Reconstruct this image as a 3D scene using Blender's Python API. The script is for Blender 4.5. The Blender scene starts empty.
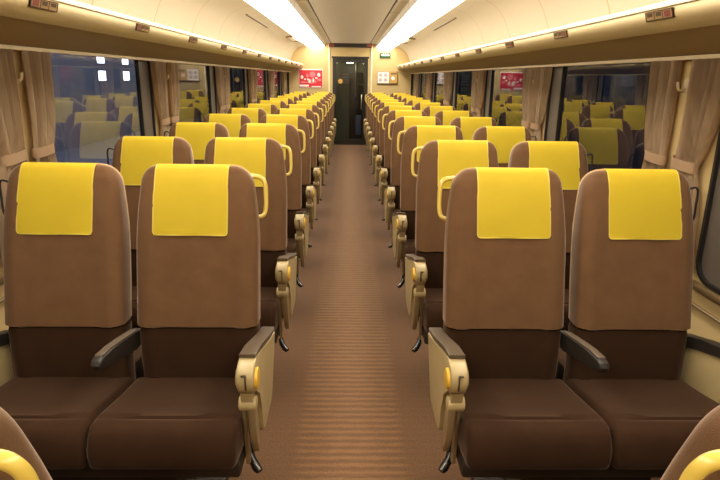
import bpy, bmesh, math, random
from mathutils import Vector, Matrix
random.seed(4)
S = bpy.context.scene
C = S.collection
PI = math.pi

# ------------------------------------------------------------------ constants
PITCH = 1.02            # seat row pitch
ROWS = 12
PIV = 1.90              # pivot of the front facing row
Y0, Y1 = -2.6, 14.2     # ends of the cabin
W = 1.45                # half width of the cabin
ZC, ZL = 2.355, 2.29     # centre ceiling, lamp level
PIL = [2.565 + 2.05 * k for k in range(-2, 6)]   # window pillars

# ------------------------------------------------------------------ materials
def srgb(r, g, b):
    def f(c):
        c /= 255.0
        return c / 12.92 if c <= .04045 else ((c + .055) / 1.055) ** 2.4
    return (f(r), f(g), f(b), 1)

def mat(name, col, rough=.5, metal=0.0, noise=0.0, nscale=30.0, bump=0.0, bscale=200.0, sheen=0.0, spec=.5, coat=0.0, stretch=None, sheen_tint=None):
    m = bpy.data.materials.new(name); m.use_nodes = True
    nt = m.node_tree; b = nt.nodes['Principled BSDF']
    b.inputs['Base Color'].default_value = col
    b.inputs['Roughness'].default_value = rough
    b.inputs['Metallic'].default_value = metal
    b.inputs['Specular IOR Level'].default_value = spec
    b.inputs['Coat Weight'].default_value = coat
    if sheen:
        b.inputs['Sheen Weight'].default_value = sheen
        b.inputs['Sheen Roughness'].default_value = .35
        if sheen_tint: b.inputs['Sheen Tint'].default_value = sheen_tint
    tc = nt.nodes.new('ShaderNodeTexCoord')
    src = tc.outputs['Object']
    if stretch:
        mp = nt.nodes.new('ShaderNodeMapping'); mp.inputs['Scale'].default_value = stretch
        nt.links.new(src, mp.inputs['Vector']); src = mp.outputs['Vector']
    if noise:
        n = nt.nodes.new('ShaderNodeTexNoise'); n.inputs['Scale'].default_value = nscale; n.inputs['Detail'].default_value = 5
        nt.links.new(src, n.inputs['Vector'])
        mx = nt.nodes.new('ShaderNodeMix'); mx.data_type = 'RGBA'
        mx.inputs['A'].default_value = tuple(c * (1 - noise) for c in col[:3]) + (1,)
        mx.inputs['B'].default_value = tuple(min(1, c * (1 + noise)) for c in col[:3]) + (1,)
        nt.links.new(n.outputs['Fac'], mx.inputs['Factor'])
        nt.links.new(mx.outputs['Result'], b.inputs['Base Color'])
    if bump:
        n2 = nt.nodes.new('ShaderNodeTexNoise'); n2.inputs['Scale'].default_value = bscale; n2.inputs['Detail'].default_value = 2
        nt.links.new(src, n2.inputs['Vector'])
        bp = nt.nodes.new('ShaderNodeBump'); bp.inputs['Strength'].default_value = bump; bp.inputs['Distance'].default_value = .002
        nt.links.new(n2.outputs['Fac'], bp.inputs['Height']); nt.links.new(bp.outputs['Normal'], b.inputs['Normal'])
    return m

def emis(name, col, strength):
    m = bpy.data.materials.new(name); m.use_nodes = True
    nt = m.node_tree; nt.nodes.clear()
    e = nt.nodes.new('ShaderNodeEmission'); e.inputs['Color'].default_value = col; e.inputs['Strength'].default_value = strength
    o = nt.nodes.new('ShaderNodeOutputMaterial'); nt.links.new(e.outputs[0], o.inputs[0])
    return m

M = {}
M['velvet'] = mat('brown_velvet', srgb(98, 70, 46), .85, noise=.22, nscale=14, bump=.25, bscale=420, sheen=.5, spec=.12, sheen_tint=(1, .82, .66, 1))
M['velvet_dark'] = mat('dark_brown_velvet', srgb(53, 34, 21), .88, noise=.24, nscale=14, bump=.25, bscale=420, sheen=.2, spec=.1, sheen_tint=(1, .7, .5, 1))
M['edge_sheen'] = mat('tan_edge_sheen', srgb(204, 168, 122), .7, noise=.06, sheen=.2)  # pale tan puts the lit velvet edge into the colour
M['yellow'] = mat('yellow_cover_cloth', srgb(240, 212, 58), .62, noise=.05, nscale=8, bump=.08, bscale=300, spec=.25, sheen=.3, sheen_tint=(1, .95, .5, 1))
M['hem'] = mat('pale_yellow_hem', srgb(248, 224, 110), .65, noise=.04)
M['handle'] = mat('yellow_plastic', srgb(206, 178, 80), .3, noise=.03, coat=.25)
M['arm'] = mat('beige_arm_plastic', srgb(174, 154, 110), .38, noise=.05, nscale=12)
M['armtan'] = mat('tan_arm_strut', srgb(150, 130, 94), .32, .35, noise=.06)
M['armpad'] = mat('grey_brown_arm_pad', srgb(88, 74, 58), .45, noise=.08, bump=.1)
M['armdark'] = mat('charcoal_arm_plastic', srgb(42, 38, 33), .42, noise=.08)
M['button'] = mat('ochre_button', srgb(214, 168, 54), .35, noise=.05)
M['steel'] = mat('brushed_steel', srgb(176, 168, 156), .32, 1.0, noise=.06)
M['black'] = mat('black_lever_plastic', srgb(26, 24, 22), .25, noise=.1)
M['base'] = mat('dark_seat_base_metal', srgb(52, 44, 38), .5, .4, noise=.1)
M['slot'] = mat('dark_slot', srgb(60, 46, 28), .6, noise=.05)
M['laminate'] = mat('beige_wall_laminate', srgb(206, 180, 128), .5, noise=.04, nscale=6)
M['endwall'] = mat('khaki_end_wall_laminate', srgb(202, 176, 120), .5, noise=.04, nscale=6)
M['lowerwall'] = mat('brown_lower_wall_carpet', srgb(96, 66, 46), .9, noise=.15, bump=.3)
M['ceiling'] = mat('cream_ceiling_laminate', srgb(252, 246, 234), .5, noise=.02, nscale=4)
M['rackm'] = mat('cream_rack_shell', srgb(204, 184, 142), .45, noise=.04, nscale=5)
M['rackunder'] = mat('shaded_rack_underside', srgb(164, 140, 100), .55, noise=.06, nscale=5)  # darker than the shell: shade beneath the rack put into the colour
M['lip'] = mat('lit_rack_lip', srgb(250, 240, 214), .35, noise=.01)  # near white, with the lamplight on the lip put into its colour
M['line'] = mat('dark_ceiling_groove', srgb(44, 32, 20), .5, noise=.05)
M['frame'] = mat('dark_window_gasket', srgb(28, 26, 25), .4, noise=.08)
M['post'] = mat('grey_brown_window_post', srgb(92, 82, 72), .5, noise=.06)
M['ledge'] = mat('bronze_sill', srgb(120, 98, 66), .35, .3, noise=.06)
M['hook'] = mat('pale_hook_plastic', srgb(214, 198, 168), .35, noise=.03)
M['pole'] = mat('polished_cream_post', srgb(250, 238, 206), .25, noise=.02)
M['doorframe'] = mat('dark_bronze_door_frame', srgb(46, 42, 36), .35, .3, noise=.08)
M['doorlining'] = mat('dark_green_vestibule', srgb(92, 98, 84), .6, noise=.1)
M['display'] = mat('dark_display_housing', srgb(66, 50, 36), .4, noise=.08)
M['redled'] = mat('dull_red_end_lens', srgb(150, 70, 56), .35, noise=.05)
M['red'] = mat('red_poster_print', srgb(208, 36, 52), .5, noise=.2, nscale=5)
M['pink'] = mat('pink_poster_print', srgb(232, 122, 128), .5, noise=.1)
M['white'] = mat('white_print', srgb(245, 236, 226), .5, noise=.02)
M['green'] = mat('green_sign_print', srgb(30, 74, 40), .4, noise=.08)
M['lilac'] = mat('lilac_notice_print', srgb(196, 172, 178), .5, noise=.05)
M['orange'] = mat('orange_notice_print', srgb(206, 160, 84), .5, noise=.1)
M['plate'] = mat('tan_number_plate', srgb(140, 112, 68), .4, noise=.05)
M['platemark'] = mat('dark_plate_mark', srgb(58, 34, 22), .5, noise=.1)
M['platered'] = mat('maroon_plate_mark', srgb(112, 44, 40), .5, noise=.1)
M['blue'] = mat('blue_grey_panel', srgb(90, 104, 140), .5, noise=.06)
M['concrete'] = mat('grey_concrete', srgb(120, 120, 126), .85, noise=.2, nscale=3)
M['diffuser'] = emis('warm_lamp_diffuser', (1, .91, .76, 1), 11.5)
M['smalllamp'] = emis('small_lamp_diffuser', (1, .9, .7, 1), 14.0)
M['litpane'] = emis('lit_blue_white_pane', (.78, .84, 1, 1), 5.5)

def curtain_material():
    m = mat('striped_beige_curtain', srgb(190, 164, 132), .9, noise=.38, nscale=10, stretch=(1, 9, .6), bump=.3, bscale=60, sheen=.15)
    return m
M['curtain'] = curtain_material()
M['tie'] = mat('tan_tieback_cloth', srgb(198, 166, 132), .85, noise=.06)

def cove_material(name, col):
    """cream cove laminate with thin dark joints between its panels, one joint a row."""
    m = mat(name, col, .5, noise=.02, nscale=4)
    nt = m.node_tree; b = nt.nodes['Principled BSDF']
    g = nt.nodes.new('ShaderNodeNewGeometry'); sp = nt.nodes.new('ShaderNodeSeparateXYZ')
    nt.links.new(g.outputs['Position'], sp.inputs[0])
    def mth(op, a, bb):
        n = nt.nodes.new('ShaderNodeMath'); n.operation = op
        for i, v in enumerate((a, bb)):
            if isinstance(v, (int, float)): n.inputs[i].default_value = v
            elif v is not None: nt.links.new(v, n.inputs[i])
        return n.outputs[0]
    y = mth('ADD', sp.outputs['Y'], 20 * PITCH - 4.36)
    f = mth('MODULO', y, PITCH)
    k = mth('LESS_THAN', f, .020)
    mx = nt.nodes.new('ShaderNodeMix'); mx.data_type = 'RGBA'
    old = b.inputs['Base Color'].links[0].from_socket
    nt.links.new(k, mx.inputs['Factor']); nt.links.new(old, mx.inputs['A']); mx.inputs['B'].default_value = srgb(172, 146, 108)
    nt.links.new(mx.outputs['Result'], b.inputs['Base Color'])
    return m
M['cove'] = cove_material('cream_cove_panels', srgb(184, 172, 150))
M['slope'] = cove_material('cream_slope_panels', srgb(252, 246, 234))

def carpet_material():
    m = bpy.data.materials.new('ribbed_brown_carpet'); m.use_nodes = True
    nt = m.node_tree; b = nt.nodes['Principled BSDF']; L = nt.links.new
    b.inputs['Roughness'].default_value = .9; b.inputs['Specular IOR Level'].default_value = .15
    b.inputs['Sheen Weight'].default_value = .15
    tc = nt.nodes.new('ShaderNodeTexCoord'); sp = nt.nodes.new('ShaderNodeSeparateXYZ'); L(tc.outputs['Object'], sp.inputs[0])
    def mth(op, a, bb=None, c=None):
        n = nt.nodes.new('ShaderNodeMath'); n.operation = op
        for i, v in enumerate((a, bb, c)):
            if v is None: continue
            if isinstance(v, (int, float)): n.inputs[i].default_value = v
            else: L(v, n.inputs[i])
        return n.outputs[0]
    mpn = nt.nodes.new('ShaderNodeMapping'); mpn.inputs['Scale'].default_value = (9, 40, 1); L(tc.outputs['Object'], mpn.inputs[0])
    wob = nt.nodes.new('ShaderNodeTexNoise'); wob.inputs['Scale'].default_value = 1.6; wob.inputs['Detail'].default_value = 4; L(mpn.outputs[0], wob.inputs['Vector'])
    ph = mth('ADD', mth('MULTIPLY', sp.outputs['Y'], 2 * PI / .048), mth('MULTIPLY', wob.outputs['Fac'], 4.2))
    rib = mth('MULTIPLY_ADD', mth('SINE', ph), .5, .5)
    ax = mth('ABSOLUTE', sp.outputs['X'])
    mr = nt.nodes.new('ShaderNodeMapRange'); mr.interpolation_type = 'SMOOTHSTEP'
    mr.inputs['From Min'].default_value = .20; mr.inputs['From Max'].default_value = .27
    mr.inputs['To Min'].default_value = 1; mr.inputs['To Max'].default_value = .10
    L(ax, mr.inputs['Value'])
    fl = nt.nodes.new('ShaderNodeTexNoise'); fl.inputs['Scale'].default_value = 130; fl.inputs['Detail'].default_value = 3; L(tc.outputs['Object'], fl.inputs['Vector'])
    fac = mth('MULTIPLY', mth('POWER', rib, 1.3), mr.outputs[0])
    fac = mth('ADD', mth('MULTIPLY', fac, .23), mth('MULTIPLY', mth('SUBTRACT', fl.outputs['Fac'], .35), .55))
    mx = nt.nodes.new('ShaderNodeMix'); mx.data_type = 'RGBA'; mx.clamp_factor = True
    mx.inputs['A'].default_value = srgb(92, 64, 43); mx.inputs['B'].default_value = srgb(174, 132, 88)
    L(fac, mx.inputs['Factor']); L(mx.outputs['Result'], b.inputs['Base Color'])
    bp = nt.nodes.new('ShaderNodeBump'); bp.inputs['Strength'].default_value = .4; bp.inputs['Distance'].default_value = .004
    L(fac, bp.inputs['Height']); L(bp.outputs['Normal'], b.inputs['Normal'])
    return m
M['carpet'] = carpet_material()

def glass_material(name, tint, f0):
    """coated night glazing: Fresnel mirror over a tinted see-through pane."""
    m = bpy.data.materials.new(name); m.use_nodes = True
    nt = m.node_tree; nt.nodes.clear(); L = nt.links.new
    tr = nt.nodes.new('ShaderNodeBsdfTransparent'); tr.inputs[0].default_value = tint
    gl = nt.nodes.new('ShaderNodeBsdfGlossy'); gl.inputs['Roughness'].default_value = .012; gl.inputs['Color'].default_value = (.95, .95, .95, 1)
    g = nt.nodes.new('ShaderNodeNewGeometry'); dt = nt.nodes.new('ShaderNodeVectorMath'); dt.operation = 'DOT_PRODUCT'
    L(g.outputs['Normal'], dt.inputs[0]); L(g.outputs['Incoming'], dt.inputs[1])
    def mth(op, a, b):
        n = nt.nodes.new('ShaderNodeMath'); n.operation = op
        for i, v in enumerate((a, b)):
            if isinstance(v, (int, float)): n.inputs[i].default_value = v
            else: L(v, n.inputs[i])
        return n.outputs[0]
    ca = nt.nodes.new('ShaderNodeMath'); ca.operation = 'ABSOLUTE'; L(dt.outputs['Value'], ca.inputs[0])
    fac = mth('ADD', f0, mth('MULTIPLY', 1 - f0, mth('POWER', mth('SUBTRACT', 1.0, ca.outputs[0]), 5.0)))
    mx = nt.nodes.new('ShaderNodeMixShader'); o = nt.nodes.new('ShaderNodeOutputMaterial')
    L(fac, mx.inputs[0]); L(tr.outputs[0], mx.inputs[1]); L(gl.outputs[0], mx.inputs[2]); L(mx.outputs[0], o.inputs[0])
    return m
M['glass'] = glass_material('coated_window_glass', (.80, .82, .85, 1), .17)
M['doorglass'] = glass_material('door_glass', (.85, .86, .85, 1), .04)

# ------------------------------------------------------------------ mesh helpers
def mesh_obj(name, bm, m, parent=None, smooth=True, angle=40):
    bmesh.ops.recalc_face_normals(bm, faces=bm.faces)
    me = bpy.data.meshes.new(name); bm.to_mesh(me); bm.free()
    for x in (m if isinstance(m, (list, tuple)) else [m]): me.materials.append(x)
    if smooth:
        for p in me.polygons: p.use_smooth = True
        me.set_sharp_from_angle(angle=math.radians(angle))
    o = bpy.data.objects.new(name, me); C.objects.link(o)
    if parent: o.parent = parent
    return o

def tag(o, label=None, cat=None, group=None, kind=None):
    if label: o['label'] = label
    if cat: o['category'] = cat
    if group: o['group'] = group
    if kind: o['kind'] = kind
    return o

def empty(name, loc, label, cat, group=None):
    o = bpy.data.objects.new(name, None); C.objects.link(o)
    o.location = loc; o.empty_display_size = .1
    return tag(o, label, cat, group)

def box(bm, x0, x1, y0, y1, z0, z1, bev=0.0, seg=2):
    r = bmesh.ops.create_cube(bm, size=1)
    vs = r['verts']
    for v in vs:
        v.co = Vector((x0 + (v.co.x + .5) * (x1 - x0), y0 + (v.co.y + .5) * (y1 - y0), z0 + (v.co.z + .5) * (z1 - z0)))
    if bev:
        es = list({e for v in vs for e in v.link_edges})
        bmesh.ops.bevel(bm, geom=es, offset=bev, segments=seg, affect='EDGES', profile=.5)
    return bm

def prism(bm, poly, x0, x1, bev=0.0, seg=2):
    """poly = [(y, z)...] extruded along x."""
    a = [bm.verts.new((x0, y, z)) for y, z in poly]; b = [bm.verts.new((x1, y, z)) for y, z in poly]
    n = len(poly); fs = [bm.faces.new(a), bm.faces.new(b[::-1])]
    for i in range(n): bm.faces.new((a[i], b[i], b[(i + 1) % n], a[(i + 1) % n]))
    if bev:
        es = list({e for f in fs for e in f.edges})
        bmesh.ops.bevel(bm, geom=es, offset=bev, segments=seg, affect='EDGES', profile=.5)
    return bm

def tube(bm, pts, r, n=10, closed=False, caps=True, ry=None):
    pts = [Vector(p) for p in pts]; N = len(pts); rings = []
    up = None
    for i in range(N):
        if closed: t = (pts[(i + 1) % N] - pts[i - 1]).normalized()
        else: t = (pts[min(i + 1, N - 1)] - pts[max(i - 1, 0)]).normalized()
        if up is None:
            up = Vector((0, 0, 1)) if abs(t.z) < .9 else Vector((0, 1, 0))
        s = t.cross(up).normalized(); up = s.cross(t).normalized()
        rr = r[i] if isinstance(r, (list, tuple)) else r
        q = rr * (ry or 1)
        rings.append([bm.verts.new(pts[i] + s * rr * math.cos(2 * PI * k / n) + up * q * math.sin(2 * PI * k / n)) for k in range(n)])
    m = N if closed else N - 1
    for i in range(m):
        A, B = rings[i], rings[(i + 1) % N]
        for k in range(n): bm.faces.new((A[k], A[(k + 1) % n], B[(k + 1) % n], B[k]))
    if not closed and caps:
        bm.faces.new(rings[0][::-1]); bm.faces.new(rings[-1])
    return bm

def smooth_path(pts, sub=6):
    """Catmull-Rom through the points."""
    P = [Vector(p) for p in pts]; out = []
    for i in range(len(P) - 1):
        p0, p1, p2, p3 = P[max(i - 1, 0)], P[i], P[i + 1], P[min(i + 2, len(P) - 1)]
        for k in range(sub):
            t = k / sub
            out.append(.5 * ((2 * p1) + (p2 - p0) * t + (2 * p0 - 5 * p1 + 4 * p2 - p3) * t * t + (3 * p1 - p0 - 3 * p2 + p3) * t ** 3))
    out.append(P[-1]); return out

def cyl_x(bm, x0, x1, y, z, r, n=20, bev=0.0):
    prism(bm, [(y + r * math.cos(2 * PI * k / n), z + r * math.sin(2 * PI * k / n)) for k in range(n)], x0, x1, bev)
    return bm

def lerp(tab, z):
    if z <= tab[0][0]: return tab[0][1]
    for (a, b), (c, d) in zip(tab, tab[1:]):
        if z <= c: return b + (d - b) * (z - a) / (c - a)
    return tab[-1][1]

def sheet(bm, prof, y0, y1, ny=1, s=1):
    """prof = [(x, z)...] swept along y as an open sheet."""
    rows = []
    for j in range(ny + 1):
        y = y0 + (y1 - y0) * j / ny
        rows.append([bm.verts.new((s * x, y, z)) for x, z in prof])
    for a, b in zip(rows, rows[1:]):
        for i in range(len(prof) - 1): bm.faces.new((a[i], a[i + 1], b[i + 1], b[i]))
    return bm

def solid(bm, prof, y0, y1, s=1):
    """closed (x, z) outline swept along y, capped."""
    a = [bm.verts.new((s * x, y0, z)) for x, z in prof]; b = [bm.verts.new((s * x, y1, z)) for x, z in prof]
    n = len(prof)
    bm.faces.new(a); bm.faces.new(b[::-1])
    for i in range(n): bm.faces.new((a[i], b[i], b[(i + 1) % n], a[(i + 1) % n]))
    return bm

def plain(name, bm, m, parent=None, smooth=False):
    return mesh_obj(name, bm, m, parent, smooth)

# ------------------------------------------------------------------ the double seat
# Modelled where the front right pair stands (aisle at low x), then moved to its pivot; mirrored for the left side.
UX = .853
FRONT = [(.40, 2.035), (.47, 2.03), (.56, 2.028), (.66, 2.034), (.72, 2.046), (.80, 2.064), (.92, 2.090), (1.02, 2.113), (1.12, 2.140), (1.20, 2.166), (1.26, 2.190)]
THICK = [(.40, .10), (.60, .115), (.80, .12), (1.0, .115), (1.12, .105), (1.20, .095), (1.26, .08)]
TOP = 1.285
def yf(z): return lerp(FRONT, z)
def yr(z): return lerp(FRONT, z) + lerp(THICK, z)
def edges(z, cx, hw, drop=0.0):
    """aisle-side and window-side x of the backrest at height z; the shoulders round off."""
    a = cx - hw; b = cx + hw
    if z > .98:
        t = (z - .98) / (TOP - .98); a += .034 * t ** 1.6; b -= .020 * t ** 1.6
    for which, (rx, rz) in enumerate(((.066, .075), (.046, .055))):
        zz = TOP - rz
        if z > zz:
            q = rx * (1 - math.sqrt(max(0, 1 - ((z - zz) / rz) ** 2)))
            if which == 0: a += q
            else: b -= q
    return a, b

def cross(cx, hw, z, inset=0.0, top=False):
    """closed ring of the backrest at height z: a rounded slab with side bolsters."""
    a, b = edges(z, cx, hw)
    a += inset; b -= inset
    f, r = yf(z) + inset, yr(z) - inset
    if z > 1.235:   # roll the top over
        t = (z - 1.235) / (TOP - 1.235); e = 1 - math.sqrt(max(0, 1 - t * t))
        f += .035 * e; r -= .035 * e
    rad = min(.032, (r - f) * .42)
    pts = []
    w = b - a
    # front edge from the aisle side to the window side with slightly proud bolsters
    N = 14
    for i in range(N + 1):
        u = i / N; x = a + rad + (w - 2 * rad) * u
        bol = .010 * math.exp(-((min(u, 1 - u) - .05) / .07) ** 2) if z < 1.18 else 0
        pts.append((x, f - bol + (.010 if False else 0)))
    for k in range(1, 5):
        t = PI / 2 * k / 5; pts.append((b - rad + rad * math.sin(t), f + rad - rad * math.cos(t)))
    pts.append((b, f + rad)); pts.append((b, r - rad))
    for k in range(1, 5):
        t = PI / 2 * k / 5; pts.append((b - rad + rad * math.cos(t), r - rad + rad * math.sin(t)))
    for i in range(N + 1):
        u = i / N; pts.append((b - rad - (w - 2 * rad) * u, r))
    for k in range(1, 5):
        t = PI / 2 * k / 5; pts.append((a + rad - rad * math.sin(t), r - rad + rad * math.cos(t)))
    pts.append((a, r - rad)); pts.append((a, f + rad))
    for k in range(1, 5):
        t = PI / 2 * k / 5; pts.append((a + rad - rad * math.cos(t), f + rad - rad * math.sin(t)))
    return [(x, y, z) for x, y in pts]

def loft(bm, rings):
    R = [[bm.verts.new(p) for p in r] for r in rings]
    n = len(R[0])
    for A, B in zip(R, R[1:]):
        for k in range(n): bm.faces.new((A[k], A[(k + 1) % n], B[(k + 1) % n], B[k]))
    bm.faces.new(R[0][::-1]); bm.faces.new(R[-1])
    return bm

def backrest_bm(cx, hw):
    zs = [.665, .672, .70, .76, .82, .88, .94, 1.0, 1.05, 1.10, 1.14, 1.18, 1.20, 1.212, 1.224, 1.234, 1.243, 1.251, 1.258, 1.264, 1.269, 1.2735, 1.277, 1.280, 1.2825, 1.2845]
    rings = [cross(cx, hw, z, .012 if z == .665 else .0) for z in zs]
    return loft(bmesh.new(), rings)

def lower_bm(cx, hw):
    zs = [.36, .37, .42, .48, .54, .60, .645, .660, .6645]
    rings = [cross(cx, hw - .003, z, {.36: .012, .660: .004, .6645: .016}.get(z, 0)) for z in zs]
    rings = [[(x, y + .012, z) for x, y, z in r] for r in rings]
    return loft(bmesh.new(), rings)

def cover_bm(cx, hw):
    """cloth cap from the front, over the top and a little way down the back."""
    bm = bmesh.new(); c = cx + .020; h = .142
    path = []
    for z in (1.022, 1.025, 1.035, 1.08, 1.13, 1.18, 1.21, 1.235, 1.25, 1.262, 1.272, 1.279, 1.283):
        t = max(0, (z - 1.235) / (TOP - 1.235)); e = 1 - math.sqrt(max(0, 1 - t * t))
        path.append((yf(z) + .035 * e - .007, z + .004 * t))
    ztop = TOP + .0065
    f, r = path[-1][0], yr(1.283) - .035
    for k in range(1, 4): path.append((f + (r + .008 - f) * k / 4, ztop))
    for z in (1.283, 1.279, 1.272, 1.262, 1.25, 1.235, 1.21, 1.18, 1.15, 1.135):
        t = max(0, (z - 1.235) / (TOP - 1.235)); e = 1 - math.sqrt(max(0, 1 - t * t))
        path.append((yr(z) - .035 * e + .007, z + .004 * t))
    U = [-1, -.965, -.8, -.6, -.4, -.2, 0, .2, .4, .6, .8, .965, 1]
    rows = []
    for i, (y, z) in enumerate(path):
        row = []
        k = h
        if i < 2: k = h - (.012 if i == 0 else .004)
        if i >= len(path) - 1: k = h - .006
        a, b = edges(min(z, TOP - .001), cx, hw)
        for u in U:
            x = c + u * k * (1.0 if z < 1.2 else .985)
            dy = -.003 * math.sin(u * 5 + i) * (1 if z < 1.2 else 0) * (1 if i < 13 else -1) * .5
            row.append(bm.verts.new((x, y + dy, z)))
        rows.append(row)
    for i, (A, B) in enumerate(zip(rows, rows[1:])):
        for j in range(len(U) - 1):
            fc = bm.faces.new((A[j], A[j + 1], B[j + 1], B[j]))
            if j in (0, len(U) - 2) or i == 0 or i == len(rows) - 2: fc.material_index = 1
    bmesh.ops.solidify(bm, geom=list(bm.faces), thickness=.0035)
    return bm

def edge_sheen_bm(cx, hw):  # thin pale tube standing in for the sheen along the rear edge
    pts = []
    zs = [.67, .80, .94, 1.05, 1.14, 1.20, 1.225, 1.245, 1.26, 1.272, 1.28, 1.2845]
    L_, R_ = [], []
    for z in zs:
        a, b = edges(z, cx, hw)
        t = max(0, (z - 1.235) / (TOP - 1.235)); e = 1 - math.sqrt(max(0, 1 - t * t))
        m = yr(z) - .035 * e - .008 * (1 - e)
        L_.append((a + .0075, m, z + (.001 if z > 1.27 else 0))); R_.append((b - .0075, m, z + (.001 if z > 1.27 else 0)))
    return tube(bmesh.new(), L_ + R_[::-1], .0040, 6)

def cushion_bm(x0, x1):
    prof = [(2.045, .452), (1.98, .462), (1.90, .474), (1.80, .493), (1.72, .508), (1.682, .514), (1.672, .5105), (1.662, .5145), (1.640, .514), (1.618, .505), (1.602, .488), (1.592, .462),
            (1.585, .43), (1.583, .40), (1.588, .378), (1.605, .366), (1.70, .350), (1.86, .335), (2.045, .330)]
    bm = bmesh.new()
    cyy = sum(p[0] for p in prof) / len(prof); czz = sum(p[1] for p in prof) / len(prof)
    rad = .024
    xs = [(x0 + rad * (1 - math.cos(t)), rad * (1 - math.sin(t))) for t in [PI / 2 * k / 4 for k in range(5)]]
    mid = [(x0 + rad + (x1 - x0 - 2 * rad) * k / 10, 0) for k in range(1, 10)]
    xe = [(x0 + x1 - x, i) for x, i in xs[::-1]]
    rings = []
    for x, ins in xs + mid + xe:
        ring = []
        u = (x - x0) / (x1 - x0); m = max(0, min(1, (min(u, 1 - u) - .14) / .12))
        for i, (y, z) in enumerate(prof):
            d = Vector((y - cyy, z - czz)); 
            yy = y + (ins if y < cyy and z < .51 else 0) * (1 if y < 1.64 else 0); zz = z - ins * (1 if z > .44 else -1) * (1 if True else 0)
            if i == 6: zz -= .011 * m
            if 1 <= i <= 4: zz -= .011 * math.sin(PI * u) * .8
            ring.append((x, yy, zz))
        rings.append(ring)
    return loft(bm, rings)

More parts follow.
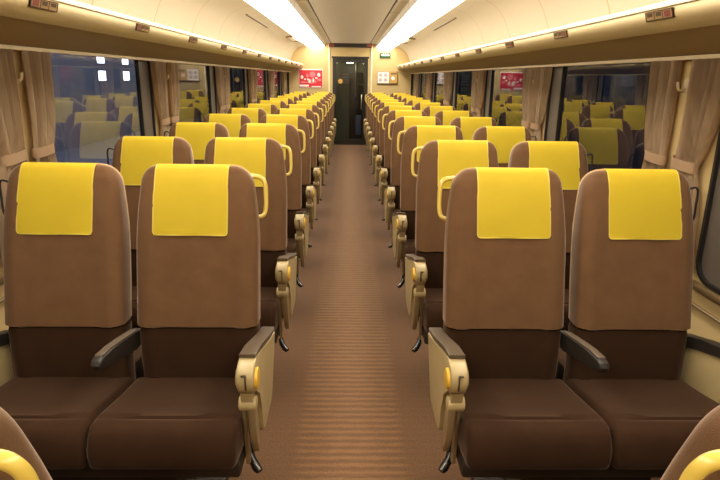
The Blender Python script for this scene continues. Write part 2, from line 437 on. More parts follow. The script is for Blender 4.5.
AX0, AX1 = .312, .368
def build_unit(s, tag_label):
    """s=+1: aisle on the low-x side. Returns the root Empty at its base, standing at the pivot."""
    root = bpy.data.objects.new('double_seat', None); C.objects.link(root); root.empty_display_size = .2
    def fin(name, bm, m, parent=root, **k):
        for v in bm.verts:
            if v.co.z > .9: v.co.z -= .024 * (v.co.z - .9) / .385
            v.co.x = s * (v.co.x - UX); v.co.y -= PIV
        return mesh_obj(name, bm, m, parent, **k)
    seats = ((.596, .232), (1.104, .228))
    backs = []
    for i, (cx, hw) in enumerate(seats):
        b = fin('backrest', backrest_bm(cx, hw), M['velvet']); backs.append(b)
        tag(fin('lower_panel', lower_bm(cx, hw), M['velvet_dark'], b), 'darker brown lower panel')
        tag(fin('headrest_cover', cover_bm(cx, hw), [M['yellow'], M['hem']], b, angle=60), 'yellow cloth headrest cover')
        fin('edge_sheen', edge_sheen_bm(cx, hw), M['edge_sheen'], b)
        x0, x1 = ((.374, .850), (.856, 1.335))[i]
        fin('cushion', cushion_bm(x0, x1), M['velvet_dark'], angle=70)
    # grab handle on the aisle shoulder
    bm = bmesh.new()
    yb = yr(1.2)
    yh = yb + .012
    path = smooth_path([(.452, yb - .012, 1.210), (.446, yh + .004, 1.222), (.425, yh + .012, 1.232), (.390, yh + .012, 1.234), (.364, yh + .008, 1.226), (.351, yh + .002, 1.200),
                        (.348, yh - .006, 1.150), (.348, yh - .014, 1.112), (.352, yh - .022, 1.084), (.362, yh - .030, 1.072), (.378, yh - .040, 1.070), (.392, yh - .050, 1.072)], 5)
    n = len(path)
    tube(bm, path, [.0130 - .0045 * min(1, i / (n * .55)) for i in range(n)], 10)
    tag(fin('grab_handle', bm, M['handle'], backs[0]), 'yellow plastic grab handle')
    # small dark loop on the window shoulder
    bm = bmesh.new()
    xb = 1.104 + .226; y_ = yr(1.15) - .05
    tube(bm, smooth_path([(xb - .012, y_, 1.215), (xb + .012, y_, 1.222), (xb + .024, y_, 1.205), (xb + .026, y_, 1.15), (xb + .026, y_, 1.09), (xb + .012, y_, 1.07), (xb - .008, y_, 1.075)], 4), .0045, 6)
    tag(fin('side_loop', bm, M['frame'], backs[1]), 'thin dark side loop')
    # aisle armrest
    body = [(2.16, .600), (2.02, .630), (1.90, .664), (1.80, .694), (1.70, .718), (1.668, .720), (1.644, .711), (1.630, .692), (1.626, .668), (1.632, .640), (1.648, .620), (1.672, .608), (1.700, .602),
            (1.722, .588), (1.738, .566), (1.752, .548), (1.772, .490), (1.785, .420), (1.796, .384), (1.82, .368), (2.00, .372), (2.032, .392), (2.09, .50), (2.15, .58)]
    arm = fin('aisle_armrest', prism(bmesh.new(), body, AX0, AX1, .008, 3), M['arm'])
    tag(arm, 'beige plastic aisle armrest')
    pad = [(2.165, .598), (2.02, .629), (1.90, .663), (1.80, .693), (1.695, .7185), (1.690, .735), (1.80, .712), (1.90, .683), (2.02, .648), (2.165, .617)]
    tag(fin('arm_pad', prism(bmesh.new(), pad, AX0 + .003, AX1 + .001, .005, 2), M['armpad'], arm), 'dark grey-brown arm pad')
    # inner cheek, slot on the nose, round button, hub, strut
    cheek = [(1.80, .672), (1.70, .694), (1.662, .694), (1.645, .676), (1.642, .652), (1.656, .630), (1.69, .622), (1.75, .622), (1.80, .640)]
    fin('arm_cheek', prism(bmesh.new(), cheek, AX1 - .006, AX1 + .006, .005, 3), M['arm'], arm)
    bm = bmesh.new(); box(bm, .336, .3405, 1.6225, 1.632, .640, .690, .001, 1); box(bm, .336, .352, 1.6235, 1.633, .688, .693, .001, 1)
    tag(fin('slot', bm, M['slot'], arm), 'dark groove')
    tag(fin('button', cyl_x(bmesh.new(), AX0 - .010, AX0 + .004, 1.668, .664, .034, 24, .004), M['button'], arm), 'round ochre button')
    tag(fin('knob', cyl_x(bmesh.new(), AX0 + .004, AX1 + .006, 1.694, .556, .026, 20, .006), M['arm'], arm), 'beige round knob')
    strut = [(1.672, .545), (1.718, .545), (1.742, .470), (1.764, .400), (1.766, .362), (1.748, .330), (1.728, .345), (1.700, .405), (1.682, .470)]
    fin('strut', prism(bmesh.new(), strut, AX0 + .008, AX0 + .030, .005, 2), M['armtan'], arm)
    neck = [(1.655, .612), (1.70, .612), (1.714, .58), (1.706, .55), (1.68, .55), (1.668, .58)]
    fin('neck', prism(bmesh.new(), neck, AX0 + .012, AX1 - .004, .005, 2), M['arm'], arm)
    rail = [(1.715, .53), (1.74, .53), (1.768, .40), (1.792, .285), (1.78, .262), (1.755, .272), (1.742, .38)]
    fin('inner_rail', prism(bmesh.new(), rail, AX1 - .008, AX1 + .005, .003, 2), M['armtan'], arm)
    # swivel pedal near the floor
    bm = bmesh.new()
    tube(bm, smooth_path([(.43, 1.99, .30), (.42, 1.99, .225), (.398, 1.975, .20), (.388, 1.955, .172), (.380, 1.93, .150)], 4), .010, 8)
    tube(bm, [(.392, 1.950, .176), (.384, 1.935, .156), (.364, 1.912, .136), (.352, 1.899, .130)], [.012, .016, .018, .014], 10, ry=.6)
    ped = fin('pedal', bm, M['black']); tag(ped, 'black foot pedal')
    bm = bmesh.new(); tube(bm, [(.378, 1.922, .1505), (.360, 1.902, .1405), (.353, 1.896, .1370)], .0065, 8)
    tag(fin('pedal_edge', bm, M['steel'], ped), 'bright steel edge')
    # middle armrest
    prof = [(2.12, .628), (2.06, .639), (1.94, .660), (1.84, .676), (1.765, .685), (1.742, .680), (1.735, .664), (1.745, .646), (1.80, .634), (1.92, .604), (2.05, .570), (2.12, .560)]
    mid = fin('middle_armrest', prism(bmesh.new(), prof, .835, .871, .008, 3), M['armdark']); tag(mid, 'charcoal middle armrest')
    prof2 = [(2.08, .635), (1.94, .661), (1.84, .677), (1.765, .686), (1.768, .691), (1.84, .683), (1.94, .667), (2.08, .641)]
    tag(fin('arm_pad', prism(bmesh.new(), prof2, .839, .867, .003, 2), M['armpad'], mid), 'grey-brown arm pad')
    # window armrest
    prof = [(2.13, .612), (2.0, .645), (1.86, .672), (1.76, .690), (1.738, .684), (1.730, .668), (1.74, .652), (1.86, .636), (1.98, .604), (2.13, .556)]
    win = fin('window_armrest', prism(bmesh.new(), prof, 1.345, 1.39, .008, 3), M['armdark']); tag(win, 'charcoal window armrest')
    fin('arm_bracket', prism(bmesh.new(), [(2.10, .60), (1.90, .64), (1.84, .60), (1.86, .40), (1.92, .34), (2.05, .34), (2.10, .42)], 1.352, 1.383, .006, 2), M['arm'], win)
    # under frame and pedestal
    bm = bmesh.new(); box(bm, .376, 1.335, 1.66, 2.08, .285, .345, .012, 2)
    fin('seat_frame', bm, M['base'])
    bm = bmesh.new(); box(bm, .62, 1.09, 1.74, 2.06, .03, .30, .02, 2); box(bm, .50, 1.21, 1.68, 2.10, .0, .035, .008, 2)
    fin('pedestal', bm, M['base'])
    return root

def copy_tree(o, parent=None):
    c = o.copy(); C.objects.link(c)
    if parent: c.parent = parent
    for ch in [x for x in o.children]: copy_tree(ch, c)
    return c

ORD = ['front', 'second', 'third', 'fourth', 'fifth', 'sixth', 'seventh', 'eighth', 'ninth', 'tenth', 'eleventh', 'last']
SIDE = {1: 'right', -1: 'left'}
for s in (1, -1):
    proto = build_unit(s, '')
    kids_proto = proto
    for i in range(ROWS):
        u = proto if i == 0 else copy_tree(proto)
        u.location = (s * UX, PIV + PITCH * i, 0)
        where = ('front row' if i == 0 else 'back row' if i == ROWS - 1 else ORD[i] + ' row from the front')
        tag(u, 'brown double seat with yellow headrest covers, %s, %s of the aisle' % (where, SIDE[s]), 'seat', 'double seats facing the camera on the %s of the aisle' % SIDE[s])
    # the nearest pair of the other side is this unit turned round to face the front row
    f = copy_tree(proto)
    f.location = (-s * (UX + .022), .862, 0); f.rotation_euler = (0, 0, PI)
    tag(f, 'turned round double seat seen from behind, yellow grab handle in the bottom %s corner' % SIDE[-s], 'seat', 'turned round double seats nearest the camera')
    p = Vector((0, 2.08 - PIV, .45))
    for ch in f.children:
        if ch.name.startswith('backrest'):   # these two pairs sit more upright
            R2 = Matrix.Rotation(math.radians(2.5), 4, 'X')
            ch.matrix_local = Matrix.Translation(p) @ R2 @ Matrix.Translation(-p)
            for g in ch.children:
                if g.name.startswith('grab_handle'): g.location.x -= s * .020

# ------------------------------------------------------------------ the room
def struct(name, bm, m, parent=None, smooth=False, angle=40):
    o = mesh_obj(name, bm, m, parent, smooth, angle)
    if not parent: o['kind'] = 'structure'
    return o

bm = bmesh.new(); box(bm, -W - .08, W + .08, Y0 - .1, Y1 + .1, -.08, 0)
struct('floor', bm, M['carpet'])

# ceiling: centre panel, dark grooves, slopes to the lamps
bm = bmesh.new(); box(bm, -.445, .445, Y0, Y1, ZC, ZC + .05)
struct('ceiling', bm, M['ceiling'])
SEAM = []
for s, nm in ((1, 'right'), (-1, 'left')):
    bm = bmesh.new(); box(bm, min(s * .445, s * .468), max(s * .445, s * .468), Y0, Y1, ZC + .012, ZC + .05)
    struct('trim_%d' % (1 if s > 0 else 2), bm, M['line'])
    # panel between the groove and the lamp, in bays
    o = bmesh.new()
    solid(o, [(.468, ZC), (.588, ZC), (.598, ZL - .002), (.604, ZL - .002), (.604, ZC + .05), (.468, ZC + .05)], Y0, Y1, s)
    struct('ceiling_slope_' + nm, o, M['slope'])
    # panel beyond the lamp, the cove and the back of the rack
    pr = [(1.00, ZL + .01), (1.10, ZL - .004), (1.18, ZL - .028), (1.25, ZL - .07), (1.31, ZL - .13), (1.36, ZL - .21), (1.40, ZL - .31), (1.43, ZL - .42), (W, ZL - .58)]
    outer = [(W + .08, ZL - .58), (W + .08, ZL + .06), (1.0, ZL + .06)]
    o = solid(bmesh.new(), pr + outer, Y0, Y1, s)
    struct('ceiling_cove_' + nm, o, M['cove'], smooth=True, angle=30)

# the two long lamps
for s, nm in ((1, 'right'), (-1, 'left')):
    L_ = empty('ceiling_light', (s * .80, (Y0 + Y1) / 2, ZL), 'long glowing ceiling light strip on the %s of the centre panel' % nm, 'light', 'ceiling light strips')
    h = (Y1 - Y0) / 2
    bm = solid(bmesh.new(), [(-.190, .012)] + [(-.190 + .38 * q / 12, -.004 - .070 * math.sin(PI * q / 12) ** .4) for q in range(13)] + [(.190, .012)], -h + .05, h - .02)
    tag(mesh_obj('diffuser', bm, M['diffuser'], L_, False), 'glowing warm white diffuser')
    bm = bmesh.new()
    for a, b in ((-.200, -.190), (.190, .200)): box(bm, a, b, -h + .03, h, -.008, .02)
    box(bm, -.200, .200, -h + .03, -h + .05, -.008, .02); box(bm, -.200, .200, h - .02, h, -.008, .02)
    mesh_obj('frame', bm, M['ceiling'], L_, False)
    bm = bmesh.new(); box(bm, -.2, .2, -h + .03, h, .022, .05); mesh_obj('housing', bm, M['ceiling'], L_, False)

# ceiling grilles and hatches over the racks
for s, nm in ((1, 'right'), (-1, 'left')):
    bm = bmesh.new(); x0, x1 = sorted((s * 1.165, s * 1.195))
    box(bm, x0, x1, 6.9, 8.7, ZL - .036, ZL - .018, .004, 1)
    g = tag(mesh_obj('air_grille', bm, M['ledge'], None, False), 'long narrow brown air grille above the %s luggage rack' % nm, 'grille', 'air grilles in the cove')
    bm = bmesh.new()
    for a in range(6):
        box(bm, x0 + .004, x1 - .004, 6.95 + a * .29, 7.20 + a * .29, ZL - .0375, ZL - .030)
    mesh_obj('slot', bm, M['slot'], g, False)
    t = empty('ceiling_hatch', (s * 1.09, 11.4, ZL), 'rectangular hatch with a dark rim near the end, %s of the lights' % nm, 'hatch', 'ceiling hatches')
    bm = bmesh.new()
    for (a, b, c, d) in ((-.05, .05, -.62, -.59), (-.05, .05, .59, .62), (-.062, -.05, -.62, .62), (.05, .062, -.62, .62)):
        box(bm, a, b, c, d, -.034, -.002)
    mesh_obj('rim', bm, M['ledge'], t, False)
    bm = bmesh.new(); box(bm, -.05, .05, -.59, .59, -.024, -.004); mesh_obj('panel', bm, M['ceiling'], t, False)

# luggage racks
for s, nm in ((1, 'right'), (-1, 'left')):
    r = empty('luggage_rack', (s * W, (Y0 + Y1) / 2, 1.70), 'long cream overhead luggage rack along the %s wall' % nm, 'rack', 'luggage racks')
    yc = (Y0 + Y1) / 2
    def fr(pr, m, n, sm=True):
        bm = solid(bmesh.new(), [(x - W, z - 1.70) for x, z in pr], Y0 - yc, Y1 - yc, s)
        return mesh_obj(n, bm, m, r, sm, 35)
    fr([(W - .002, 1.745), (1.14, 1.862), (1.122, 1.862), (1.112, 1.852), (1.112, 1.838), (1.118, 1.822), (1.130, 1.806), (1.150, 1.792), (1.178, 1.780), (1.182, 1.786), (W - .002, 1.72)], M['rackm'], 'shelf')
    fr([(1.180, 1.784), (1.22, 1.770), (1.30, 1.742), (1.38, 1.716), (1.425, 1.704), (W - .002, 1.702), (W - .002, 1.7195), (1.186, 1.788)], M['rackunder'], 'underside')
    fr([(1.108, 1.858), (1.106, 1.868), (1.112, 1.876), (1.126, 1.877), (1.134, 1.868), (1.132, 1.860)], M['lip'], 'lip')
    fr([(1.405, 1.690), (1.405, 1.706), (1.425, 1.703), (W - .002, 1.701), (W - .002, 1.690)], M['rackm'], 'curtain_rail')
    # number plates on the rack edge, one a row
    for i in range(ROWS):
        y = 2.22 + PITCH * i
        p = empty('number_plate', (s * 1.114, y, 1.833), 'small tan number plate on the %s rack edge, %s' % (nm, 'nearest the camera' if i == 0 else 'farthest from the camera' if i == ROWS - 1 else ORD[i] + ' from the camera'),
                  'plate', 'number plates on the %s rack edge' % nm)
        def pl(n, ya, yb, za, zb, m, d=0.0):
            bm = bmesh.new(); box(bm, -.006 - d, .004, ya, yb, za, zb)
            for v in bm.verts:
                v.co.x = s * (v.co.x - .002 - .28 * (v.co.z))
            return mesh_obj(n, bm, m, p, False)
        pl('plate', -.095, .095, -.016, .016, M['plate'])
        bm = bmesh.new()
        for (ya, yb, za, zb) in ((-.095, .095, .013, .016), (-.095, .095, -.016, -.013), (-.095, -.090, -.016, .016), (.090, .095, -.016, .016), (-.030, -.026, -.014, .014), (.028, .032, -.014, .014)):
            box(bm, -.0065, 0, ya, yb, za, zb)
        for v in bm.verts: v.co.x = s * (v.co.x - .0025 - .28 * v.co.z)
        mesh_obj('rim', bm, M['platemark'], p, False)
        pl('mark', -.080, -.040, -.010, .010, M['platered'], .001)
        pl('mark', -.018, .018, -.004, .010, M['platemark'], .001)
        pl('mark', .044, .080, -.002, .010, M['platemark'], .001)

# side walls
ZW0, ZW1 = .80, 1.735
wins = []       # (y0, y1) of each opening
for k in range(len(PIL)):
    a = PIL[k] + .13; b = PIL[k] + 1.755
    b = min(b, Y1 - .10)
    wins.append((a, b))
wins = [(max(a, Y0 + .05), b) for a, b in wins if b > Y0 + .4]
for s, nm in ((1, 'right'), (-1, 'left')):
    x0, x1 = sorted((s * W, s * (W + .045)))
    bm = bmesh.new(); box(bm, x0, x1, Y0, Y1, .52, ZW0); box(bm, x0, x1, Y0, Y1, ZW1, ZW1 + .03)
    ys = [Y0] + [v for w in wins for v in w] + [Y1]
    for a, b in zip(ys[::2], ys[1::2]):
        if b - a > .005: box(bm, x0, x1, a, b, ZW0, ZW1)
    struct('wall_' + nm, bm, M['laminate'])
    bm = bmesh.new(); box(bm, x0, x1, Y0, Y1, 0, .52)
    struct('wall_lower_' + nm, bm, M['lowerwall'])
    bm = bmesh.new(); a, b = sorted((s * (W - .016), s * W)); box(bm, a, b, Y0, Y1, .512, .528, .003, 1); box(bm, a, b, Y0, Y1, .69, .702, .003, 1)
    struct('trim_%d' % (3 if s > 0 else 4), bm, M['ledge'])
    a, b = sorted((s * (W - .03), s * W)); bm = bmesh.new(); box(bm, a, b, Y0, Y1, 0, .09, .004, 1)
    struct('baseboard_' + nm, bm, M['base'])
    for k, (a, b) in enumerate(wins):
        n = k + 1 + (0 if s < 0 else len(wins))
        w = bpy.data.objects.new('window_%d' % n, None); C.objects.link(w); w.location = (s * W, (a + b) / 2, ZW0); w['kind'] = 'structure'
        h = (b - a) / 2; H_ = ZW1 - ZW0; post = .205 if b - a > 1.3 else .04
        def wb(n_, x_, y_, z_, m, bev=0, sg=2):
            bm = bmesh.new(); xx = sorted((s * x_[0], s * x_[1])); box(bm, xx[0], xx[1], y_[0], y_[1], z_[0], z_[1], bev, sg)
            return mesh_obj(n_, bm, m, w, bool(bev))
        ye = h - post - .016
        # gasket: a rounded frame round the pane
        bm = bmesh.new(); R_ = .09; t_ = .016
        yy0, yy1, zz0, zz1 = -h, h, 0.0, H_
        def rr(i_, rad):
            P = []
            for cy, cz, a0 in ((yy1 - i_ - rad, zz1 - i_ - rad, 0), (yy0 + i_ + rad, zz1 - i_ - rad, 1), (yy0 + i_ + rad, zz0 + i_ + rad, 2), (yy1 - i_ - rad, zz0 + i_ + rad, 3)):
                for q in range(7):
                    t = PI / 2 * (a0 + q / 6); P.append((cy + rad * math.cos(t), cz + rad * math.sin(t)))
            return P
        O_, I_ = rr(0, .10), rr(t_, .08); N = len(O_)
        rings = [[bm.verts.new((s * x_, y_, z_)) for y_, z_ in P] for x_, P in ((.045, O_), (-.012, O_), (-.012, I_), (.02, I_))]
        for A, B in zip(rings, rings[1:]):
            for q in range(N): bm.faces.new((A[q], A[(q + 1) % N], B[(q + 1) % N], B[q]))
        mesh_obj('gasket', bm, M['frame'], w, False)
        bm = bmesh.new(); P = rr(t_ - .004, .08)
        f1 = [bm.verts.new((s * .012, y_, z_)) for y_, z_ in P]; fc = bm.faces.new(f1); bmesh.ops.solidify(bm, geom=[fc], thickness=.006)
        mesh_obj('glass', bm, M['glass'], w, False)
        # corner fillers between the round gasket and the square opening, and the far post
        wb('post', (.004, .024), (ye + .012, h - .010), (.01, H_ - .01), M['post']); wb('mullion', (-.004, .022), (ye - .006, ye + .012), (.01, H_ - .01), M['frame'])
        bm = bmesh.new()
        for cy, cz, sy, sz in ((yy0, zz0, 1, 1), (yy0, zz1, 1, -1), (yy1, zz0, -1, 1), (yy1, zz1, -1, -1)):
            pts = [(cy, cz)] + [(cy + sy * (.10 - .10 * math.sin(PI / 2 * q / 6)), cz + sz * (.10 - .10 * math.cos(PI / 2 * q / 6))) for q in range(7)]
            solidp = [[bm.verts.new((s * x_, y_, z_)) for y_, z_ in pts] for x_ in (-.002, .045)]
            bm.faces.new(solidp[0]); bm.faces.new(solidp[1][::-1])
            for q in range(len(pts)): bm.faces.new((solidp[0][q], solidp[0][(q + 1) % len(pts)], solidp[1][(q + 1) % len(pts)], solidp[1][q]))
        mesh_obj('corner_panel', bm, M['laminate'], w, False)
        wb('sill', (-.030, .0), (-h, h), (-.035, -.004), M['ledge'], .008)

# curtains, two at each pillar, held by tiebacks
def curtain_bm(width, tie_w, lean, sgn, seed):
    """local: y from 0 (pillar) to width*sgn, z from top 0 down; pleats in x."""
    rnd = random.Random(seed); bm = bmesh.new()
    nu, nz = 44, 26; HT = .86
    ph = [rnd.uniform(0, 6.28) for _ in range(3)]
    rows = []
    for j in range(nz + 1):
        z = -HT * j / nz
        t = abs(z + .43)
        pin = math.exp(-(t / .10) ** 2)
        if z > -.43: base = width + (tie_w - width) * (1 - (1 - ((-z) / .43)) ** .55) if z > -.43 else width
        else: base = tie_w + (width * .82 - tie_w) * min(1, (-z - .43) / .3) ** .7
        row = []
        for i in range(nu + 1):
            u = i / nu
            amp = .021 * (1 - .55 * pin)
            x = amp * math.sin(u * 2 * PI * 5.5 + ph[0] + .4 * math.sin(z * 3 + ph[1])) + .005 * math.sin(u * 2 * PI * 12 + ph[2])
            y = sgn * (u * base + lean * pin + .004 * math.sin(u * 15 + ph[1]))
            row.append(bm.verts.new((x, y, z)))
        rows.append(row)
    for A, B in zip(rows, rows[1:]):
        for i in range(nu): bm.faces.new((A[i], A[i + 1], B[i + 1], B[i]))
    bmesh.ops.solidify(bm, geom=list(bm.faces), thickness=.002)
    return bm

def tie_bm(tie_w, lean, sgn):
    bm = bmesh.new(); a, b = sorted((sgn * (lean - .012), sgn * (lean + tie_w + .012)))
    N = 28; rings = []
    for dz in (-.022, .022):
        rings.append([bm.verts.new((.028 * math.sin(2 * PI * q / N), (a + b) / 2 + (b - a) / 2 * math.cos(2 * PI * q / N), -.43 + dz + .006 * math.cos(2 * PI * q / N))) for q in range(N)])
    for q in range(N): bm.faces.new((rings[0][q], rings[0][(q + 1) % N], rings[1][(q + 1) % N], rings[1][q]))
    bmesh.ops.solidify(bm, geom=list(bm.faces), thickness=.004)
    return bm

def nth(k): return ['the nearest pillar', 'the second pillar', 'the third pillar', 'the fourth pillar', 'the fifth pillar', 'the farthest pillar'][k]
cdata = {}
for sgn in (1, -1):
    wd, tw, ln = (.205, .150, -.005) if sgn > 0 else (.27, .16, -.005)
    for v in range(2):
        a = mesh_obj('curtain_cloth', curtain_bm(wd, tw, ln, sgn, 7 * v + sgn), M['curtain'], None, True, 80)
        b = mesh_obj('tieback', tie_bm(tw, ln, sgn), M['tie'], None, True, 50)
        cdata[(sgn, v)] = (a.data, b.data)
        bpy.data.objects.remove(a); bpy.data.objects.remove(b)
hook_proto = None
for s, nm in ((1, 'right'), (-1, 'left')):
    for k, p in enumerate(PIL[2:]):
        for sgn in (1, -1):
            da, db = cdata[(sgn, k % 2)]
            t = empty('curtain', (s * (W - .034), p + sgn * .035 - (.03 if sgn < 0 else 0), 1.690),
                      'beige striped curtain tied back on the %s side of %s, %s wall' % ('far' if sgn > 0 else 'near', nth(k), nm), 'curtain', 'tied curtains along the %s wall' % nm)
            for n_, d in (('cloth', da), ('tieback', db)):
                o = bpy.data.objects.new(n_, d); C.objects.link(o); o.parent = t
                if n_ == 'tieback': o['label'] = 'tan cloth tieback'
        # coat hook on the pillar
        h = empty('coat_hook', (s * W, p - .005, 1.585), 'small pale coat hook between the curtains of %s, %s wall' % (nth(k), nm), 'hook', 'coat hooks on the %s wall' % nm)
        bm = bmesh.new(); box(bm, -.008 if s > 0 else -.003, .003 if s > 0 else .008, -.018, .018, -.03, .03, .003, 1); mesh_obj('plate', bm, M['hook'], h)
        bm = bmesh.new(); tube(bm, smooth_path([(-s * .004, 0, -.012), (-s * .026, 0, -.022), (-s * .040, 0, -.010), (-s * .044, 0, .014)], 4), .006, 8); mesh_obj('hook', bm, M['hook'], h)

# ------------------------------------------------------------------ end walls
DW, DH = .42, 2.02
bm = bmesh.new(); ZT = ZC + .06
box(bm, -W - .08, -DW, Y1, Y1 + .1, 0, ZT); box(bm, DW, W + .08, Y1, Y1 + .1, 0, ZT); box(bm, -DW, DW, Y1, Y1 + .1, DH, ZT)
struct('wall_end', bm, M['endwall'])
bm = bmesh.new(); box(bm, -W - .08, W + .08, Y0 - .1, Y0, 0, ZT); struct('wall_rear', bm, M['endwall'])
for i, s in enumerate((-1, 1)):
    bm = bmesh.new(); a, b = sorted((s * .485, s * .515)); box(bm, a, b, Y1 - .035, Y1, 0, 2.36, .006, 2)
    struct('trim_%d' % (5 + i), bm, M['pole'], smooth=True)
# the dark door with its pane; vestibule behind
d = bpy.data.objects.new('door_1', None); C.objects.link(d); d.location = (0, Y1 + .05, 0); d['kind'] = 'structure'
bm = bmesh.new()
for q in ((-.42, -.33, 0, DH), (.33, .42, 0, DH), (-.33, .33, 1.93, DH), (-.33, .33, 0, .12)): box(bm, q[0], q[1], -.03, .03, q[2], q[3], .004, 1)
mesh_obj('door_frame', bm, M['doorframe'], d)
bm = bmesh.new(); vs = [bm.verts.new(c) for c in ((-.33, 0, .12), (.33, 0, .12), (.33, 0, 1.93), (-.33, 0, 1.93))]; bmesh.ops.solidify(bm, geom=[bm.faces.new(vs)], thickness=.006)
mesh_obj('door_glass', bm, M['doorglass'], d, False)
bm = bmesh.new(); box(bm, .26, .29, -.06, -.03, .85, 1.2, .006, 2); mesh_obj('door_handle', bm, M['steel'], d)
bm = bmesh.new(); prism(bm, [(0, 0)] and [(.055 * math.cos(2 * PI * q / 20), .055 * math.sin(2 * PI * q / 20)) for q in range(20)], -.004, .004)
for v in bm.verts: v.co = Vector((v.co.y - .235, v.co.x - .01, v.co.z + 1.50))
st = mesh_obj('sticker', bm, M['orange'], d, False); tag(st, 'round ochre sticker')
bm = bmesh.new(); box(bm, -.44, .44, Y1 - .025, Y1 + .0, DH, DH + .045, .004, 1); struct('trim_7', bm, M['doorframe'])
bm = bmesh.new(); VY = Y1 + .1
for q in ((-.62, -.58, VY, VY + 1.5, 0, 2.2), (.58, .62, VY, VY + 1.5, 0, 2.2), (-.62, .62, VY + 1.5, VY + 1.54, 0, 2.2), (-.62, .62, VY, VY + 1.5, 1.98, 2.24), (-.62, .62, VY, VY + 1.5, -.06, -.0)): box(bm, *q)
struct('wall_vestibule', bm, M['doorlining'])
bm = bmesh.new(); box(bm, -.09, .07, VY + .95, VY + 1.2, 1.94, 1.982, .01, 2)
tag(mesh_obj('vestibule_lamp', bm, M['smalllamp']), 'small bright lamp on the vestibule ceiling seen through the door glass', 'light')
bm = bmesh.new(); box(bm, -.02, .34, VY + 1.46, VY + 1.52, 0, 1.72, .006, 2)
tag(mesh_obj('door_2', bm, M['frame']), kind='structure')
bm = bmesh.new(); box(bm, -.27, -.05, VY + 1.47, VY + 1.50, 1.38, 1.74, .004, 1)
n1 = tag(mesh_obj('notice_panel', bm, M['post'], None, False), 'grey notice panel seen through the dark end door glass', 'notice')
bm = bmesh.new()
for q in range(4): box(bm, -.22, -.06, VY + 1.466, VY + 1.47, 1.44 + q * .07, 1.47 + q * .07)
mesh_obj('print', bm, M['concrete'], n1, False)
bm = bmesh.new(); box(bm, .16, .30, VY + 1.25, VY + 1.48, .12, .62, .01, 2)
tag(mesh_obj('waste_bin', bm, M['blue']), 'blue-grey upright box low behind the end door glass', 'box')
bm = bmesh.new(); box(bm, .135, .16, VY + 1.44, VY + 1.50, 1.1, 1.95, .006, 2)
tag(mesh_obj('grab_pole', bm, M['steel']), 'pale vertical bar seen through the upper right of the end door glass', 'bar')

# display over the door
t = empty('display_panel', (0, Y1 - .05, 2.262), 'long dark information display above the end door', 'display')
bm = bmesh.new(); box(bm, -.50, .50, -.05, .05, 0, .093, .008, 2); mesh_obj('housing', bm, M['display'], t)
bm = bmesh.new(); box(bm, -.36, .36, -.054, -.049, .014, .078); mesh_obj('screen', bm, M['frame'], t, False)
for s in (-1, 1):
    bm = bmesh.new(); a, b = sorted((s * .385, s * .485)); box(bm, a, b, -.055, -.049, .014, .080); tag(mesh_obj('lens', bm, M['redled'], t, False), 'dull red end lens')

# red poster
t = empty('poster', (-.935, Y1 - .012, 1.555), 'red poster with white print on the end wall left of the door', 'poster')
bm = bmesh.new(); box(bm, -.285, .285, -.006, .012, -.215, .215, .004, 1); mesh_obj('frame', bm, M['white'], t)
bm = bmesh.new(); box(bm, -.275, .275, -.009, -.005, -.205, .190); mesh_obj('sheet', bm, M['red'], t, False)
bm = bmesh.new(); rnd = random.Random(3)
def blob(bm, x, z, rx, rz, y=-.0105, n=12):
    vs = [bm.verts.new((x + rx * math.cos(2 * PI * q / n) * (1 + .2 * math.sin(3 * q)), y, z + rz * math.sin(2 * PI * q / n))) for q in range(n)]; bm.faces.new(vs)
blob(bm, -.21, .03, .032, .042); blob(bm, .19, .085, .036, .045); blob(bm, .13, .01, .03, .02); blob(bm, -.14, -.02, .022, .02); blob(bm, -.03, -.06, .028, .05); blob(bm, .06, -.04, .02, .05); blob(bm, -.07, -.02, .03, .018)
box(bm, -.265, -.05, -.011, -.009, -.19, -.145); box(bm, .02, .24, -.011, -.009, -.20, -.175)
mesh_obj('print', bm, M['white'], t, False)
bm = bmesh.new()
for x, z, a, b in ((.04, .09, .07, .07), (.02, -.07, .11, .05), (-.17, -.09, .08, .02), (.2, -.03, .05, .03), (-.08, .06, .03, .05)): blob(bm, x, z, a, b, -.0098)
mesh_obj('pale_print', bm, M['pink'], t, False)

# exit sign
t = empty('exit_sign', (.815, Y1 - .02, 2.10), 'small green and white exit sign on the end wall right of the door', 'sign')
bm = bmesh.new(); box(bm, -.125, .125, -.015, .02, -.06, .055, .006, 2); mesh_obj('housing', bm, M['green'], t)
bm = bmesh.new(); box(bm, -.105, .118, -.018, -.014, -.052, .048)
mesh_obj('green_field', bm, M['green'], t, False)
bm = bmesh.new(); box(bm, -.085, .100, -.020, -.017, -.008, .016)
for q in range(3): box(bm, -.06 + q * .05, -.03 + q * .05, -.020, -.017, .028, .036)
mesh_obj('print', bm, M['white'], t, False)

# framed notice
t = empty('framed_notice', (.885, Y1 - .015, 1.585), 'framed notice, lilac half and orange half, on the end wall right of the door', 'notice')
bm = bmesh.new(); box(bm, -.245, .245, -.010, .015, -.155, .150, .008, 2); mesh_obj('frame', bm, M['ledge'], t)
bm = bmesh.new(); box(bm, -.235, .035, -.013, -.009, -.115, .138); mesh_obj('white_sheet', bm, M['white'], t, False)
bm = bmesh.new(); box(bm, .045, .228, -.013, -.009, -.115, .138); mesh_obj('orange_sheet', bm, M['orange'], t, False)
bm = bmesh.new()
for x in (-.17, -.05):
    for z in (.07, -.04): blob(bm, x, z, .038, .042, -.0145)
mesh_obj('lilac_print', bm, M['lilac'], t, False)
bm = bmesh.new(); blob(bm, .13, .0, .04, .045, -.0145); mesh_obj('pale_print', bm, M['white'], t, False)
bm = bmesh.new(); box(bm, .075, .21, -.0145, -.0125, .085, .12); mesh_obj('dark_print', bm, M['ledge'], t, False)

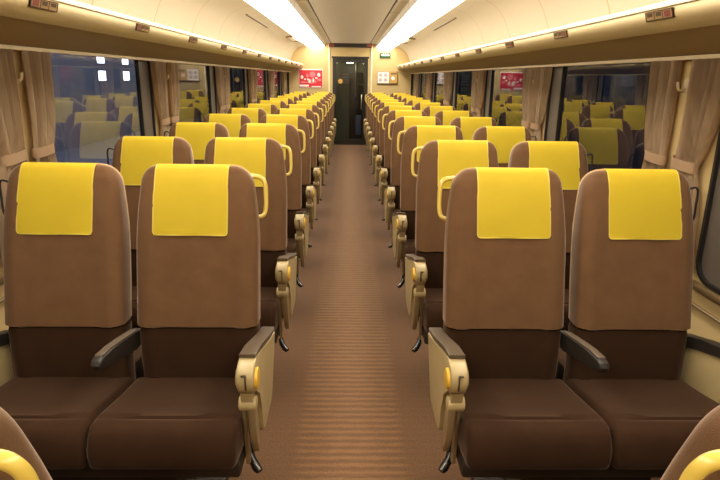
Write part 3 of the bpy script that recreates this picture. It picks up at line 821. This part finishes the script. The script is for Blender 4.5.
# ------------------------------------------------------------------ outside at night, left
b = empty('station_building', (-7.6, 17.5, 0), 'dark building with lit blue white windows seen through the left window', 'building')
bm = bmesh.new(); box(bm, -.5, .5, -12, 12, -1.0, 4.5); mesh_obj('wall', bm, M['concrete'], b, False)
for yy in (-.3, 1.55):
    for zz in (1.42, 1.90):
        bm = bmesh.new(); box(bm, .50, .52, yy - .26, yy + .26, zz - .04, zz + .27); f = mesh_obj('window', bm, M['frame'], b, False)
        bm = bmesh.new(); box(bm, .521, .53, yy - .24, yy + .24, zz - .02, zz + .25); mesh_obj('pane', bm, M['litpane'], f, False)
bm = bmesh.new(); box(bm, -8.2, -1.75, -6, 40, -.6, -.25); struct('ground', bm, M['concrete'])

# ------------------------------------------------------------------ light, world, camera
def area(name, loc, rot, size, sy, power, col):
    l = bpy.data.lights.new(name, 'AREA'); l.shape = 'RECTANGLE'; l.size = size; l.size_y = sy; l.energy = power; l.color = col
    o = bpy.data.objects.new(name, l); C.objects.link(o); o.location = loc; o.rotation_euler = rot
    return o
area('platform_lamp', (-4.2, 15, 4.2), (0, 0, 0), 0.4, 16, 420, (.66, .76, 1))

w = bpy.data.worlds.new('night'); S.world = w; w.use_nodes = True
w.node_tree.nodes['Background'].inputs[0].default_value = (.010, .013, .022, 1)
w.node_tree.nodes['Background'].inputs[1].default_value = .6

f = 575.0; vpx, vpy = 349.5, 77.0; roll = .0085
fw = Vector(((vpx - 360) / f, (240 - vpy) / f, 1)).normalized()
up0 = Vector((math.sin(roll), math.cos(roll), 0))
rt = up0.cross(fw).normalized(); up = fw.cross(rt)
Rm = Matrix((rt, fw, up))                # rows: world axes seen from the camera (x right, y up, z forward)
cam = bpy.data.cameras.new('camera'); co = bpy.data.objects.new('camera', cam); C.objects.link(co)
cr, cu, cf = Rm @ Vector((1, 0, 0)), Rm @ Vector((0, 1, 0)), Rm @ Vector((0, 0, 1))
mw = Matrix(((cr.x, cu.x, -cf.x, -.018), (cr.y, cu.y, -cf.y, 0), (cr.z, cu.z, -cf.z, 1.6), (0, 0, 0, 1)))
co.matrix_world = mw
cam.sensor_fit = 'HORIZONTAL'; cam.sensor_width = 36; cam.lens = 36 * f / 720
cam.clip_start = .05; cam.clip_end = 200
S.camera = co
S.view_settings.view_transform = 'Standard'; S.view_settings.look = 'None'
S.view_settings.gamma = 1; S.view_settings.use_curve_mapping = False
S.view_settings.exposure = 0.15
